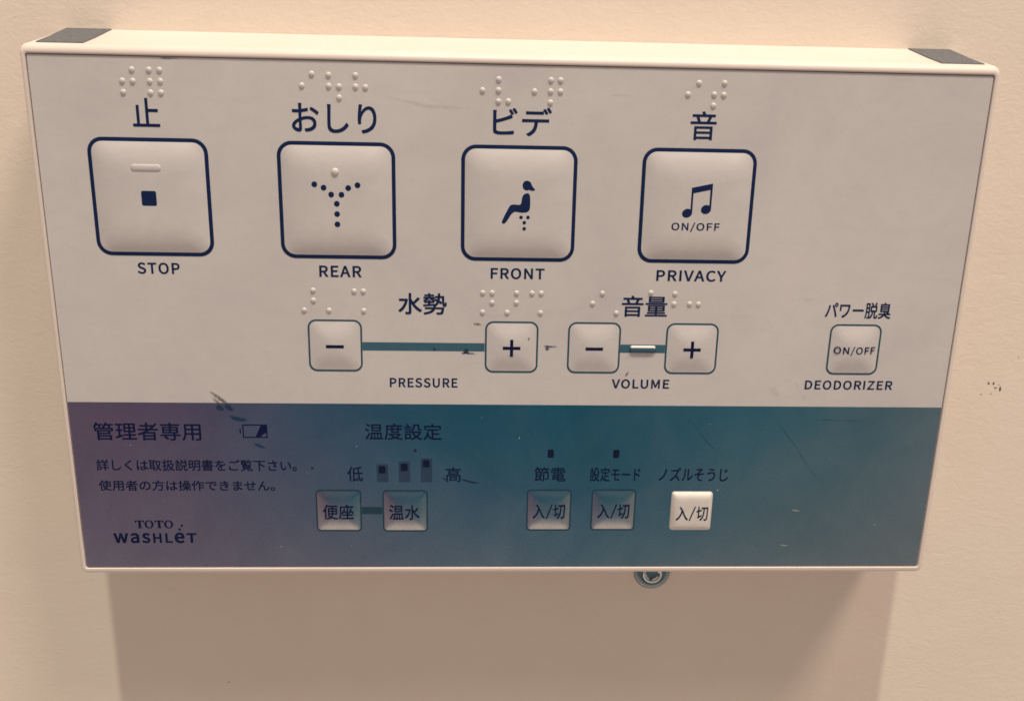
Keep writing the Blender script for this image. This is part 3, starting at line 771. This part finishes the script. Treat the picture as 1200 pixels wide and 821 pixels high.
for i, (pts, w, m) in enumerate(SC):
    part("scuff_mark", streak(pts, w, seed=i + 3), m)
kk = pillow(-1.0, 3.4, SM_A, 1.05, 2.3, q=1.05)
part("scuff_mark", streak([(3.56, 0.85)], 0.38, h=kk(3.56, 0.85) + 0.05, seed=77), m_grime)

# ================================================================== SCREW in the wall under the panel
SU, SV = 46.9, 85.0
scr = bpy.data.objects.new("screw", None); COL.objects.link(scr)
scr.location = P(SU, SV, -D); ORIGIN[scr.name] = scr.location.copy()
set_label(scr, "round steel screw set in the cream wall just below the white panel", "screw")
def lathe(prof, n=40):
    bm = bmesh.new(); L = []
    for r, h in prof:
        L.append([bm.verts.new(P(SU + r * math.cos(2 * math.pi * i / n), SV + r * math.sin(2 * math.pi * i / n), -D + h)) for i in range(n)])
    for A, B in zip(L, L[1:]):
        for i in range(n): bm.faces.new((A[i], A[(i + 1) % n], B[(i + 1) % n], B[i]))
    if prof[-1][0] > 0: bm.faces.new(L[-1])
    return face_out(bm)
part("cup_washer", lathe([(5.75, 0.0), (5.7, 0.5), (5.3, 0.95), (4.6, 1.25), (3.6, 1.35), (3.0, 1.2)]), m_darksteel, scr, True)
part("wall_grommet", lathe([(6.5, 0.0), (6.4, 0.22), (6.1, 0.34), (5.7, 0.30)]), m_house, scr, True)
hd = part("screw_head", lathe([(3.15, 1.1), (3.1, 1.75), (2.95, 1.98), (2.7, 2.05), (2.5, 1.95), (2.35, 1.5), (2.3, 0.5)]), m_chrome, scr, True)
part("driver_recess", poly_bm([disc(SU, SV, 2.34, 30)], -D + 0.62), m_socket, hd)
for q in range(4):                                  # the four sloping lands between the arms of the cross
    bm = bmesh.new(); L = []
    for r, h, half in ((0.75, 0.68, 0.12), (1.5, 0.95, 0.42), (2.32, 1.45, 0.52)):
        L.append([bm.verts.new(P(SU + r * math.cos(math.pi * (q / 2 + 0.25) + 0.2 + t * half), SV + r * math.sin(math.pi * (q / 2 + 0.25) + 0.2 + t * half), -D + h)) for t in (-1, -.5, 0, .5, 1)])
    for A, B in zip(L, L[1:]):
        for i in range(4): bm.faces.new((A[i], A[i + 1], B[i + 1], B[i]))
    part("recess_land", face_out(bm), m_land, hd)

# small brown specks on the wall to the right of the panel
for i, (u, v, du, dv, w) in enumerate([(147.0, 20.0, 0.9, 0.9, 0.7), (148.8, 20.0, 0.5, 1.0, 0.8), (149.4, 21.8, 1.0, 0.3, 0.8), (151.3, 21.3, 0.2, 1.9, 0.9), (145.3, 23.9, 0.8, 0.4, 0.45), (148.6, 23.7, 0.3, 0.4, 0.5), (150.6, 20.8, 0.4, 0.2, 0.4), (155.3, 12.0, 0.3, 0.2, 0.5), (-90.3, 124.9, 0.4, 0.3, 0.6)]):
    link_mesh("scuff_mark", streak([(u, v), (u + du, v + dv)], w, n=8, h=-D + 0.05, jag=0.45, seed=40 + i), m_wallspot, wall)
